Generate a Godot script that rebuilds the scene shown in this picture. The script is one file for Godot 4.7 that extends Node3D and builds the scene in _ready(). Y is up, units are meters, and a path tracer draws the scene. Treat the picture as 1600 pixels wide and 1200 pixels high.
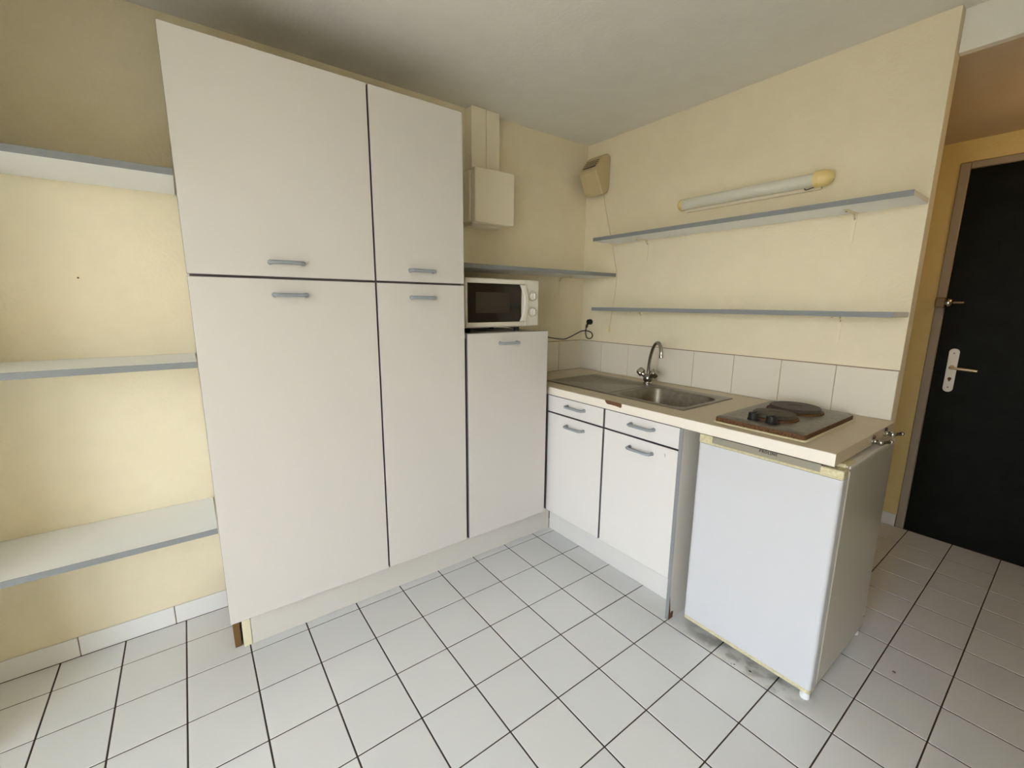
extends Node3D
# A studio kitchenette: tall white cupboards on the back wall, a sink unit, hob and small fridge on the right wall, a dark entrance door beyond.
# Axes: x runs right along the back wall, z towards the viewer, y up; metres.

var M := {}
var taken := {}

# ---------------------------------------------------------------- shape helpers
func mb() -> SurfaceTool:
	var st := SurfaceTool.new()
	st.begin(Mesh.PRIMITIVE_TRIANGLES)
	st.set_smooth_group(-1)
	return st

func tri(st: SurfaceTool, a: Vector3, b: Vector3, c: Vector3, out: Vector3):
	var n := (a - c).cross(a - b)
	if n.dot(out) < 0.0:
		var t := b; b = c; c = t
	st.add_vertex(a); st.add_vertex(b); st.add_vertex(c)

func quad(st: SurfaceTool, a: Vector3, b: Vector3, c: Vector3, d: Vector3, out: Vector3):
	tri(st, a, b, c, out)
	tri(st, a, c, d, out)

# a box from lo to hi whose edges are chamfered by b
func cbox(st: SurfaceTool, lo: Vector3, hi: Vector3, b := 0.0):
	st.set_smooth_group(-1)
	var c := (lo + hi) / 2.0
	var h := (hi - lo) / 2.0
	b = minf(b, minf(h.x, minf(h.y, h.z)) * 0.9)
	var p := func(s: Vector3, keep: int) -> Vector3:
		var v := h - Vector3(b, b, b)
		v[keep] = h[keep]
		return c + v * s
	for k in 3:
		var u := (k + 1) % 3
		var w := (k + 2) % 3
		for s in [-1.0, 1.0]:
			var q := []
			for t in [[-1.0, -1.0], [1.0, -1.0], [1.0, 1.0], [-1.0, 1.0]]:
				var g := Vector3.ZERO
				g[k] = s; g[u] = t[0]; g[w] = t[1]
				q.append(p.call(g, k))
			var o := Vector3.ZERO
			o[k] = s
			quad(st, q[0], q[1], q[2], q[3], o)
		if b > 0.0:
			for s in [-1.0, 1.0]:
				for t in [-1.0, 1.0]:
					var g0 := Vector3.ZERO
					g0[k] = -1.0; g0[u] = s; g0[w] = t
					var g1 := g0
					g1[k] = 1.0
					var o := Vector3.ZERO
					o[u] = s; o[w] = t
					quad(st, p.call(g0, u), p.call(g1, u), p.call(g1, w), p.call(g0, w), o)
	if b > 0.0:
		for sx in [-1.0, 1.0]:
			for sy in [-1.0, 1.0]:
				for sz in [-1.0, 1.0]:
					var g := Vector3(sx, sy, sz)
					tri(st, p.call(g, 0), p.call(g, 1), p.call(g, 2), g)

func box_at(at: Vector3, size: Vector3, b := 0.0) -> SurfaceTool:
	var st := mb()
	cbox(st, at - size / 2.0, at + size / 2.0, b)
	return st

func bx(x0: float, x1: float, y0: float, y1: float, z0: float, z1: float, b := 0.0) -> SurfaceTool:
	var st := mb()
	cbox(st, Vector3(x0, y0, z0), Vector3(x1, y1, z1), b)
	return st

# an outline in the plane across `axis` (0: y,z  1: z,x  2: x,y) pushed from f to t along it, with the rim chamfered by b
func prism(st: SurfaceTool, pts: PackedVector2Array, axis: int, f: float, t: float, b := 0.0, smooth := false):
	var put := func(q: Vector2, a: float) -> Vector3:
		if axis == 0: return Vector3(a, q.x, q.y)
		if axis == 1: return Vector3(q.y, a, q.x)
		return Vector3(q.x, q.y, a)
	var n := pts.size()
	var area := 0.0
	for i in n: area += pts[i].cross(pts[(i + 1) % n])
	var turn := signf(area)
	var inner := PackedVector2Array()
	for i in n:
		var e0 := (pts[i] - pts[(i + n - 1) % n]).normalized()
		var e1 := (pts[(i + 1) % n] - pts[i]).normalized()
		var n0 := Vector2(-e0.y, e0.x) * turn
		var n1 := Vector2(-e1.y, e1.x) * turn
		var m := (n0 + n1)
		m = m / maxf(0.3, m.length_squared() / 2.0)
		inner.append(pts[i] + m * b)
	var s := signf(t - f)
	var ax := Vector3.ZERO
	ax[axis] = s
	var rims := [[pts, f + s * b], [pts, t - s * b]]
	if b > 0.0:
		rims = [[inner, f]] + rims + [[inner, t]]
	st.set_smooth_group(1 if smooth else -1)
	for r in rims.size() - 1:
		for i in n:
			var j := (i + 1) % n
			var e := (pts[j] - pts[i]).normalized()
			var on := Vector2(e.y, -e.x) * turn
			var o: Vector3 = put.call(on, 0.0)
			if rims.size() == 4 and r == 0: o -= ax
			if rims.size() == 4 and r == 2: o += ax
			var p: PackedVector2Array = rims[r][0]
			var q: PackedVector2Array = rims[r + 1][0]
			quad(st, put.call(p[i], rims[r][1]), put.call(p[j], rims[r][1]), put.call(q[j], rims[r + 1][1]), put.call(q[i], rims[r + 1][1]), o)
	st.set_smooth_group(-1)
	var idx := Geometry2D.triangulate_polygon(inner)
	for i in range(0, idx.size(), 3):
		tri(st, put.call(inner[idx[i]], f), put.call(inner[idx[i + 1]], f), put.call(inner[idx[i + 2]], f), -ax)
		tri(st, put.call(inner[idx[i]], t), put.call(inner[idx[i + 1]], t), put.call(inner[idx[i + 2]], t), ax)

# rings of equal point counts joined one to the next; out(point) tells the outward side
func loft(st: SurfaceTool, rings: Array, out: Callable, close_first := false, close_last := false, group := 2):
	st.set_smooth_group(group)
	for r in rings.size() - 1:
		var p: PackedVector3Array = rings[r]
		var q: PackedVector3Array = rings[r + 1]
		var n := p.size()
		for i in n:
			var j := (i + 1) % n
			var mid := (p[i] + p[j] + q[i] + q[j]) / 4.0
			quad(st, p[i], p[j], q[j], q[i], out.call(mid))
	for pair in [[close_first, rings[0]], [close_last, rings[rings.size() - 1]]]:
		if pair[0]:
			var p: PackedVector3Array = pair[1]
			var c := Vector3.ZERO
			for v in p: c += v
			c /= p.size()
			for i in p.size():
				tri(st, c, p[i], p[(i + 1) % p.size()], out.call(c))

# profile of (radius, height) turned about the y axis of `frame`
func lathe(st: SurfaceTool, frame: Transform3D, prof: Array, seg := 20, group := 2):
	st.set_smooth_group(group)
	for k in prof.size() - 1:
		var a: Vector2 = prof[k]
		var b: Vector2 = prof[k + 1]
		if a.is_equal_approx(b): continue
		st.set_smooth_group(group + k if absf(a.x - b.x) > 3.0 * absf(a.y - b.y) or (k > 0 and absf(prof[k - 1].x - a.x) > 3.0 * absf(prof[k - 1].y - a.y)) else group)
		var dirv := b - a
		for i in seg:
			var t0 := TAU * i / seg
			var t1 := TAU * (i + 1) / seg
			var f := func(q: Vector2, t: float) -> Vector3: return frame * Vector3(q.x * cos(t), q.y, q.x * sin(t))
			var tm := (t0 + t1) / 2.0
			var o := frame.basis * Vector3(dirv.y * cos(tm), -dirv.x, dirv.y * sin(tm))
			if a.x > 1e-6: tri(st, f.call(a, t0), f.call(a, t1), f.call(b, t1 if b.x > 1e-6 else t0), o)
			if b.x > 1e-6: tri(st, f.call(a, t0), f.call(b, t1), f.call(b, t0), o)

# a round bar along a path
func tube(st: SurfaceTool, path: Array, r: float, seg := 10, flat := 1.0):
	var rings := []
	var up := Vector3.UP
	var n := path.size()
	var side := Vector3.ZERO
	for i in n:
		var d: Vector3 = (path[mini(i + 1, n - 1)] - path[maxi(i - 1, 0)]).normalized()
		if side == Vector3.ZERO:
			side = d.cross(up if absf(d.y) < 0.9 else Vector3.RIGHT).normalized()
		else:
			side = (side - d * side.dot(d)).normalized()
		var v := side.cross(d)
		var ring := PackedVector3Array()
		for k in seg:
			var t := TAU * k / seg
			ring.append(path[i] + side * r * cos(t) + v * r * flat * sin(t))
		rings.append(ring)
	st.set_smooth_group(2)
	for i in n - 1:
		var mid: Vector3 = (path[i] + path[i + 1]) / 2.0
		loft(st, [rings[i], rings[i + 1]], func(p: Vector3) -> Vector3: return p - mid)
	var e0: Vector3 = path[0] - path[1]
	var e1: Vector3 = path[n - 1] - path[n - 2]
	st.set_smooth_group(-1)
	for k in range(1, seg - 1):
		tri(st, rings[0][0], rings[0][k], rings[0][k + 1], e0)
		tri(st, rings[n - 1][0], rings[n - 1][k], rings[n - 1][k + 1], e1)

# a smooth curve through the points
func spline(pts: Array, each := 6) -> Array:
	var c := Curve3D.new()
	for i in pts.size():
		var a: Vector3 = pts[maxi(i - 1, 0)]
		var b: Vector3 = pts[mini(i + 1, pts.size() - 1)]
		var t := (b - a) / 6.0
		c.add_point(pts[i], -t, t)
	var o := []
	for i in pts.size() - 1:
		for k in each:
			o.append(c.sample(i, float(k) / each))
	o.append(pts[pts.size() - 1])
	return o

func ring_xz(cx: float, cz: float, hx: float, hz: float, r: float, y: float, per := 6) -> PackedVector3Array:
	var o := PackedVector3Array()
	var corners := [[1.0, 1.0, 0.0], [-1.0, 1.0, PI / 2], [-1.0, -1.0, PI], [1.0, -1.0, PI * 1.5]]
	for c in corners:
		for k in per + 1:
			var t: float = c[2] + PI / 2 * k / per
			o.append(Vector3(cx + c[0] * (hx - r) + r * cos(t), y, cz + c[1] * (hz - r) + r * sin(t)))
	return o

func rrect(cx: float, cy: float, hx: float, hy: float, r: float, per := 4) -> PackedVector2Array:
	var o := PackedVector2Array()
	for v in ring_xz(cx, cy, hx, hy, r, 0.0, per): o.append(Vector2(v.x, v.z))
	return o

# ---------------------------------------------------------------- scene helpers
func numbered(called: String) -> String:
	if not taken.has(called):
		taken[called] = 0
		return called
	taken[called] += 1
	return "%s_%03d" % [called, taken[called]]

func build(called: String, st: SurfaceTool, m: Material, parent: Node = self) -> MeshInstance3D:
	st.generate_normals()
	var o := MeshInstance3D.new()
	o.mesh = st.commit()
	o.material_override = m
	if parent == self:
		o.name = numbered(called)
	else:
		var k := 0
		var n := called
		while parent.has_node(n):
			k += 1
			n = "%s_%03d" % [called, k]
		o.name = n
	o.cast_shadow = GeometryInstance3D.SHADOW_CASTING_SETTING_ON
	parent.add_child(o, true)
	if parent is Node3D and parent != self:
		# shapes are written in room coordinates; a part hangs under its thing's base
		var inv := parent_place(parent).affine_inverse()
		o.transform = inv
	return o

func parent_place(n: Node) -> Transform3D:
	var t := Transform3D.IDENTITY
	while n != self and n is Node3D:
		t = (n as Node3D).transform * t
		n = n.get_parent()
	return t

func tag(o: Node, label: String, category: String, group := ""):
	o.set_meta("label", label)
	o.set_meta("category", category)
	if group != "": o.set_meta("group", group)

func thing(called: String, label: String, category: String, at: Vector3, group := "") -> Node3D:
	var o := Node3D.new()
	o.name = numbered(called)
	add_child(o, true)
	o.position = at
	tag(o, label, category, group)
	return o

func struct(called: String, st: SurfaceTool, m: Material, parent: Node = self) -> MeshInstance3D:
	var o := build(called, st, m, parent)
	if parent == self: o.set_meta("kind", "structure")
	return o

# ---------------------------------------------------------------- materials
func noise_tex(freq: float, seed_: int, normal := false, strength := 4.0, ramp: Gradient = null, size := 512) -> NoiseTexture2D:
	var n := FastNoiseLite.new()
	n.seed = seed_
	n.frequency = freq
	n.fractal_octaves = 4
	var t := NoiseTexture2D.new()
	t.width = size; t.height = size
	t.seamless = true
	t.noise = n
	t.as_normal_map = normal
	if normal: t.bump_strength = strength
	if ramp: t.color_ramp = ramp
	return t

func ramp2(a: Color, b: Color) -> Gradient:
	var g := Gradient.new()
	g.set_color(0, a)
	g.set_color(1, b)
	return g

func mat(c: Color, rough := 0.6, metal := 0.0, spec := 0.5) -> StandardMaterial3D:
	var m := StandardMaterial3D.new()
	m.albedo_color = c
	m.roughness = rough
	m.metallic = metal
	m.metallic_specular = spec
	return m

func rgb(r: int, g: int, b: int) -> Color:
	return Color(r / 255.0, g / 255.0, b / 255.0)

func textured(m: StandardMaterial3D, scale: float, albedo: Texture2D, normal: Texture2D = null, nscale := 0.3) -> StandardMaterial3D:
	m.uv1_triplanar = true
	m.uv1_world_triplanar = true
	m.uv1_scale = Vector3(scale, scale, scale)
	if albedo: m.albedo_texture = albedo
	if normal:
		m.normal_enabled = true
		m.normal_texture = normal
		m.normal_scale = nscale
	return m

func make_materials():
	var plaster := noise_tex(0.045, 3, true, 3.0)
	var mottled := noise_tex(0.006, 8, false, 0.0, ramp2(Color(0.985, 0.983, 0.98), Color(1, 1, 1)))
	M.wall = textured(mat(rgb(240, 229, 199), 0.85, 0, 0.3), 2.2, mottled, plaster, 0.25)
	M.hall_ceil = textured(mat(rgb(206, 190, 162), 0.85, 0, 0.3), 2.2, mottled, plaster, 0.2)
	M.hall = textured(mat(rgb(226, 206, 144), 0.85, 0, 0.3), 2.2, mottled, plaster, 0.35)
	M.ceil = textured(mat(rgb(240, 236, 224), 0.9, 0, 0.3), 2.0, mottled, plaster, 0.14)
	M.white = mat(rgb(212, 207, 199), 0.5, 0, 0.4)
	M.white_low = mat(rgb(224, 221, 215), 0.45, 0, 0.4)
	M.plinth = mat(rgb(216, 211, 200), 0.55, 0, 0.4)
	M.carcass = mat(rgb(120, 112, 110), 0.7, 0, 0.3)
	M.grey_edge = mat(rgb(138, 141, 141), 0.5, 0, 0.4)
	M.edge_dark = mat(rgb(120, 116, 122), 0.6, 0, 0.4)
	M.handle = mat(rgb(148, 154, 158), 0.35, 0, 0.5)
	M.shelf = mat(rgb(246, 248, 246), 0.5, 0, 0.4)
	M.chip = textured(mat(rgb(140, 100, 78), 0.9, 0, 0.2), 8.0, noise_tex(0.12, 5, false, 0.0, ramp2(Color(0.6, 0.55, 0.5), Color(1, 1, 1))))
	M.chip_old = textured(mat(rgb(150, 120, 80), 0.9, 0, 0.2), 8.0, M.chip.albedo_texture)
	M.cream = mat(rgb(232, 224, 190), 0.5, 0, 0.4)
	M.top_edge = mat(rgb(238, 230, 214), 0.45, 0, 0.4)
	M.top = textured(mat(rgb(213, 199, 172), 0.45, 0, 0.45), 1.5, mottled)
	M.tile = mat(rgb(233, 234, 232), 0.25, 0, 0.5)
	M.tile_b = mat(rgb(231, 231, 229), 0.28, 0, 0.5)
	M.tile_c = mat(rgb(236, 236, 233), 0.24, 0, 0.5)
	M.grout = mat(rgb(74, 64, 60), 0.9, 0, 0.2)
	M.wall_tile = mat(rgb(232, 224, 206), 0.2, 0, 0.5)
	M.wall_grout = mat(rgb(196, 180, 150), 0.9, 0, 0.2)
	M.grout_line = mat(rgb(140, 112, 90), 0.9, 0, 0.2)
	var brush := noise_tex(0.02, 11, false, 0.0, ramp2(Color(0.8, 0.8, 0.8), Color(1, 1, 1)))
	M.steel = textured(mat(rgb(160, 153, 140), 0.36, 1.0), 3.0, brush)
	M.steel_dull = textured(mat(rgb(152, 147, 140), 0.42, 0.9), 3.0, brush)
	M.chrome = mat(rgb(176, 172, 164), 0.2, 1.0)
	M.black = mat(rgb(20, 20, 19), 0.45)
	M.black_gloss = mat(rgb(10, 10, 9), 0.08)
	M.cast_iron = textured(mat(rgb(86, 80, 70), 0.6, 0.2), 4.0, noise_tex(0.05, 21, false, 0.0, ramp2(Color(0.7, 0.68, 0.62), Color(1, 1, 1))))
	M.rust = textured(mat(rgb(128, 92, 52), 0.75, 0.1), 6.0, noise_tex(0.03, 31, false, 0.0, ramp2(Color(0.5, 0.42, 0.35), Color(1, 1, 1))))
	M.fridge = mat(rgb(208, 208, 209), 0.35, 0, 0.5)
	M.fridge_side = mat(rgb(200, 194, 178), 0.12, 0, 0.5)
	M.yellowed = textured(mat(rgb(228, 220, 186), 0.5), 6.0, noise_tex(0.02, 41, false, 0.0, ramp2(Color(0.86, 0.84, 0.76), Color(1, 1, 1))))
	M.grip = mat(rgb(150, 145, 128), 0.6)
	M.ink = mat(rgb(52, 44, 40), 0.7)
	M.micro = mat(rgb(228, 221, 206), 0.35)
	M.micro_grey = mat(rgb(176, 168, 150), 0.5)
	M.glass_dark = mat(rgb(22, 20, 16), 0.1)
	M.glass_pale = mat(rgb(48, 42, 34), 0.3)
	M.plastic = mat(rgb(246, 236, 212), 0.45)
	M.old_plastic = mat(rgb(202, 184, 142), 0.5)
	M.cap = mat(rgb(238, 214, 146), 0.5)
	M.tube = mat(rgb(232, 230, 216), 0.25, 0.2)
	M.cord = mat(rgb(226, 214, 184), 0.8)
	M.door = textured(mat(rgb(22, 25, 19), 0.5, 0, 0.22), 1.6, noise_tex(0.01, 51, false, 0.0, ramp2(Color(0.75, 0.75, 0.72), Color(1, 1, 1))))
	M.frame = mat(rgb(158, 146, 128), 0.55)
	M.plate = mat(rgb(214, 208, 192), 0.4, 0.3)
	M.brass = mat(rgb(240, 226, 190), 0.25, 0.7)
	M.clear = mat(rgb(240, 229, 198), 0.4)
	M.red = mat(rgb(84, 36, 30), 0.6)
	M.blue = mat(rgb(48, 40, 52), 0.6)
	M.dirt = mat(rgb(90, 84, 70), 0.9)
	M.outside = mat(rgb(150, 150, 146), 0.9)
	M.pvc = mat(rgb(238, 238, 236), 0.4)
	var gl := mat(Color(1, 1, 1, 0.05), 0.0)
	gl.transparency = BaseMaterial3D.TRANSPARENCY_ALPHA
	M.pane = gl
	M.unseen_lamp_glow = mat(rgb(250, 236, 210), 0.5)  # glow of the unseen lamp in the hall
	M.unseen_lamp_glow.emission_enabled = true
	M.unseen_lamp_glow.emission = Color(1.0, 0.8, 0.5)
	M.unseen_lamp_glow.emission_energy_multiplier = 0.06

# ---------------------------------------------------------------- things
const CEIL := 2.385
const WB := -0.39     # face of the back wall
const WR := 2.159     # face of the sink wall
const WEND := 1.352   # where the sink wall ends

# the bow handle of every door and drawer; `along` is its direction, `out` points away from the door
func handle(parent: Node3D, a: Vector3, b: Vector3, out: Vector3):
	var st := mb()
	var o := out * 0.03
	var d := (b - a).normalized()
	var pts := [a, a + o * 0.55, a + o * 0.86 + d * 0.003, a + o + d * 0.011, a + o + d * 0.02, b + o - d * 0.02, b + o - d * 0.011, b + o * 0.86 - d * 0.003, b + o * 0.55, b]
	tube(st, pts, 0.0068, 12)
	for p in [a, b]:
		var q := Quaternion(Vector3.UP, out)
		lathe(st, Transform3D(Basis(q), p), [Vector2(0.0, 0.006), Vector2(0.0078, 0.006), Vector2(0.0088, 0.004), Vector2(0.0088, 0.0), Vector2(0.0, 0.0)], 12)
	build("handle", st, M.handle, parent)

# a door slab facing +z (axis 2) or -x (axis 0), with its grey edge strips
func slab(called: String, parent: Node3D, lo: Vector3, hi: Vector3, face: Material) -> MeshInstance3D:
	var d := build(called, box_at((lo + hi) / 2.0, hi - lo, 0.0008), face, parent)
	var k := 2 if hi.z - lo.z < hi.x - lo.x else 0
	var u := 0 if k == 2 else 2
	var e := 0.0008
	var l2 := lo; var h2 := hi
	l2[k] += 0.0012; h2[k] -= 0.0012
	for side in 4:
		var a := l2; var b := h2
		if side == 0: b[u] = lo[u]; a[u] = lo[u] - e
		elif side == 1: a[u] = hi[u]; b[u] = hi[u] + e
		elif side == 2: a.y = hi.y; b.y = hi.y + e
		else: b.y = lo.y; a.y = lo.y - e
		build("edging", box_at((a + b) / 2.0, b - a), M.edge_dark, d)
	return d

func shelf(label: String, group: String, lo: Vector3, hi: Vector3, front: Vector3, brackets: Array):
	var root := thing("wall_shelf", label, "shelf", Vector3((lo.x + hi.x) / 2, lo.y, (lo.z + hi.z) / 2), group)
	build("board", box_at((lo + hi) / 2.0, hi - lo, 0.001), M.shelf, root)
	# the grey strip glued along the front edge
	var k := 0 if absf(front.x) > 0.5 else 2
	var a := lo; var b := hi
	if front[k] > 0: a[k] = hi[k]; b[k] = hi[k] + 0.0025
	else: b[k] = lo[k]; a[k] = lo[k] - 0.0025
	a.y -= 0.0005; b.y += 0.0005
	build("edging", box_at((a + b) / 2.0, b - a, 0.0006), M.grey_edge, root)
	for p in brackets:
		# a small clear plastic bracket: a tapering strip down the wall, an arm under the board, two screws
		var st := mb()
		var back: Vector3 = p
		var f: Vector3 = front
		var s := Vector3(absf(f.z), 0, absf(f.x))
		var y: float = lo.y
		var leg := [back + f * 0.001 - s * 0.009, back + f * 0.001 + s * 0.009, back + f * 0.001 + s * 0.004 + Vector3(0, -0.12, 0), back + f * 0.001 - s * 0.004 + Vector3(0, -0.12, 0)]
		for i in 4: leg[i].y += y - back.y
		var o := f * 0.003
		quad(st, leg[0] + o, leg[1] + o, leg[2] + o * 0.6, leg[3] + o * 0.6, f)
		quad(st, leg[0], leg[0] + o, leg[3] + o * 0.6, leg[3], -s)
		quad(st, leg[1], leg[1] + o, leg[2] + o * 0.6, leg[2], s)
		quad(st, leg[3], leg[2], leg[2] + o * 0.6, leg[3] + o * 0.6, Vector3.DOWN)
		quad(st, leg[0], leg[1], leg[2], leg[3], -f)
		var base := Vector3(back.x, y, back.z)
		var q := base + f * 0.12
		var lo2 := Vector3(minf(base.x, q.x), y - 0.004, minf(base.z, q.z)) - s * 0.009
		var hi2 := Vector3(maxf(base.x, q.x), y, maxf(base.z, q.z)) + s * 0.009
		cbox(st, lo2, hi2, 0.002)
		# the web between arm and leg
		var w0 := base + Vector3(0, -0.006, 0) + f * 0.002
		for sd in [-1.0, 1.0]:
			tri(st, w0 + s * 0.002 * sd, w0 + f * 0.025 + s * 0.002 * sd, w0 + Vector3(0, -0.025, 0) + s * 0.002 * sd, s * sd)
		quad(st, w0 + f * 0.025 + s * 0.002, w0 + f * 0.025 - s * 0.002, w0 + Vector3(0, -0.025, 0) - s * 0.002, w0 + Vector3(0, -0.025, 0) + s * 0.002, f + Vector3.DOWN)
		var br := build("bracket", st, M.clear, root)
		var sc := mb()
		lathe(sc, Transform3D(Basis(Quaternion(Vector3.UP, Vector3.DOWN)), base + f * 0.105 + Vector3(0, -0.006, 0)), [Vector2(0.0045, 0), Vector2(0.004, 0.0018), Vector2(0, 0.002)], 10)
		build("screw", sc, M.grip, br)
		sc = mb()
		lathe(sc, Transform3D(Basis(Quaternion(Vector3.UP, f)), base + f * 0.005 + Vector3(0, -0.022, 0)), [Vector2(0.0045, 0), Vector2(0.004, 0.0018), Vector2(0, 0.002)], 10)
		build("screw", sc, M.grip, br)

func tall_cabinets():
	var zf := 0.052
	var zb := zf - 0.018
	var g := "tall white cupboards along the back wall"
	# ---- wide cupboard
	var t := thing("tall_cabinet", "widest and leftmost tall white cupboard, reaching nearly to the ceiling, two grey handles", "cabinet", Vector3(0.24, 0, -0.17), g)
	var c := mb()
	cbox(c, Vector3(-0.058, 0.188, WB + 0.004), Vector3(-0.040, 2.15, zb - 0.003))
	cbox(c, Vector3(0.520, 0.188, WB + 0.004), Vector3(0.538, 2.15, zb - 0.003))
	cbox(c, Vector3(-0.040, 0.188, WB + 0.004), Vector3(0.520, 0.206, zb - 0.003))
	cbox(c, Vector3(-0.040, 2.132, WB + 0.004), Vector3(0.520, 2.15, zb - 0.003))
	cbox(c, Vector3(-0.040, 1.437, WB + 0.004), Vector3(0.520, 1.455, zb - 0.003))
	cbox(c, Vector3(-0.040, 0.206, WB + 0.004), Vector3(0.520, 2.132, WB + 0.010))
	build("carcass", c, M.carcass, t)
	build("side_panel", bx(-0.0600, -0.0580, 0.188, 2.15, WB + 0.004, zb - 0.003), M.white_low, t)
	build("leg", bx(-0.056, -0.034, 0.0, 0.188, WB + 0.02, -0.076, 0.001), M.chip_old, t)
	var u := slab("door", t, Vector3(-0.064, 1.452, zb), Vector3(0.5355, 2.158, zf), M.white)
	handle(u, Vector3(0.172, 1.500, zf), Vector3(0.276, 1.500, zf), Vector3.BACK)
	var l := slab("door", t, Vector3(-0.064, 0.193, zb), Vector3(0.5355, 1.443, zf), M.white)
	handle(l, Vector3(0.176, 1.389, zf), Vector3(0.280, 1.389, zf), Vector3.BACK)
	# ---- narrow cupboard
	t = thing("tall_cabinet", "narrower tall white cupboard standing between the widest cupboard and the microwave", "cabinet", Vector3(0.74, 0, -0.17), g)
	c = mb()
	cbox(c, Vector3(0.5395, 0.188, WB + 0.004), Vector3(0.5575, 2.15, zb - 0.003))
	cbox(c, Vector3(0.9205, 0.188, WB + 0.004), Vector3(0.9385, 2.15, zb - 0.003))
	cbox(c, Vector3(0.5575, 0.188, WB + 0.004), Vector3(0.9205, 0.206, zb - 0.003))
	cbox(c, Vector3(0.5575, 2.132, WB + 0.004), Vector3(0.9205, 2.15, zb - 0.003))
	cbox(c, Vector3(0.5575, 1.437, WB + 0.004), Vector3(0.9205, 1.455, zb - 0.003))
	cbox(c, Vector3(0.5575, 0.206, WB + 0.004), Vector3(0.9205, 2.132, WB + 0.010))
	build("carcass", c, M.carcass, t)
	build("side_panel", bx(0.9385, 0.9400, 0.188, 2.15, WB + 0.004, zb - 0.003), M.white, t)
	u = slab("door", t, Vector3(0.5430, 1.452, zb), Vector3(0.9430, 2.158, zf), M.white)
	handle(u, Vector3(0.686, 1.498, zf), Vector3(0.790, 1.498, zf), Vector3.BACK)
	l = slab("door", t, Vector3(0.5430, 0.193, zb), Vector3(0.9430, 1.443, zf), M.white)
	handle(l, Vector3(0.688, 1.388, zf), Vector3(0.790, 1.388, zf), Vector3.BACK)
	# ---- chest-high cupboard under the microwave
	t = thing("low_cabinet", "chest-high white cupboard with one door carrying the microwave", "cabinet", Vector3(1.2, 0, -0.17))
	c = mb()
	cbox(c, Vector3(0.9415, 0.188, WB + 0.004), Vector3(0.9595, 1.204, zb - 0.003))
	cbox(c, Vector3(1.430, 0.188, WB + 0.004), Vector3(1.448, 1.204, zb - 0.003))
	cbox(c, Vector3(0.9595, 0.188, WB + 0.004), Vector3(1.430, 0.206, zb - 0.003))
	cbox(c, Vector3(0.9595, 0.206, WB + 0.004), Vector3(1.430, 1.204, WB + 0.010))
	build("carcass", c, M.carcass, t)
	build("top_panel", bx(0.9415, 1.450, 1.204, 1.222, WB + 0.004, zb - 0.001, 0.001), M.plinth, t)
	l = slab("door", t, Vector3(0.9590, 0.193, zb), Vector3(1.4540, 1.225, zf), M.white)
	handle(l, Vector3(1.142, 1.175, zf), Vector3(1.246, 1.175, zf), Vector3.BACK)
	# ---- toe kick under all three
	t = thing("plinth", "white toe-kick board running under the three back-wall cupboards", "plinth", Vector3(0.8, 0, -0.07))
	build("board", bx(0.003, 1.596, 0.001, 0.187, -0.078, -0.060, 0.001), M.plinth, t)
	build("end_block", bx(-0.027, 0.0015, 0.001, 0.187, -0.20, -0.0605, 0.0015), M.cream, t)

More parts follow.
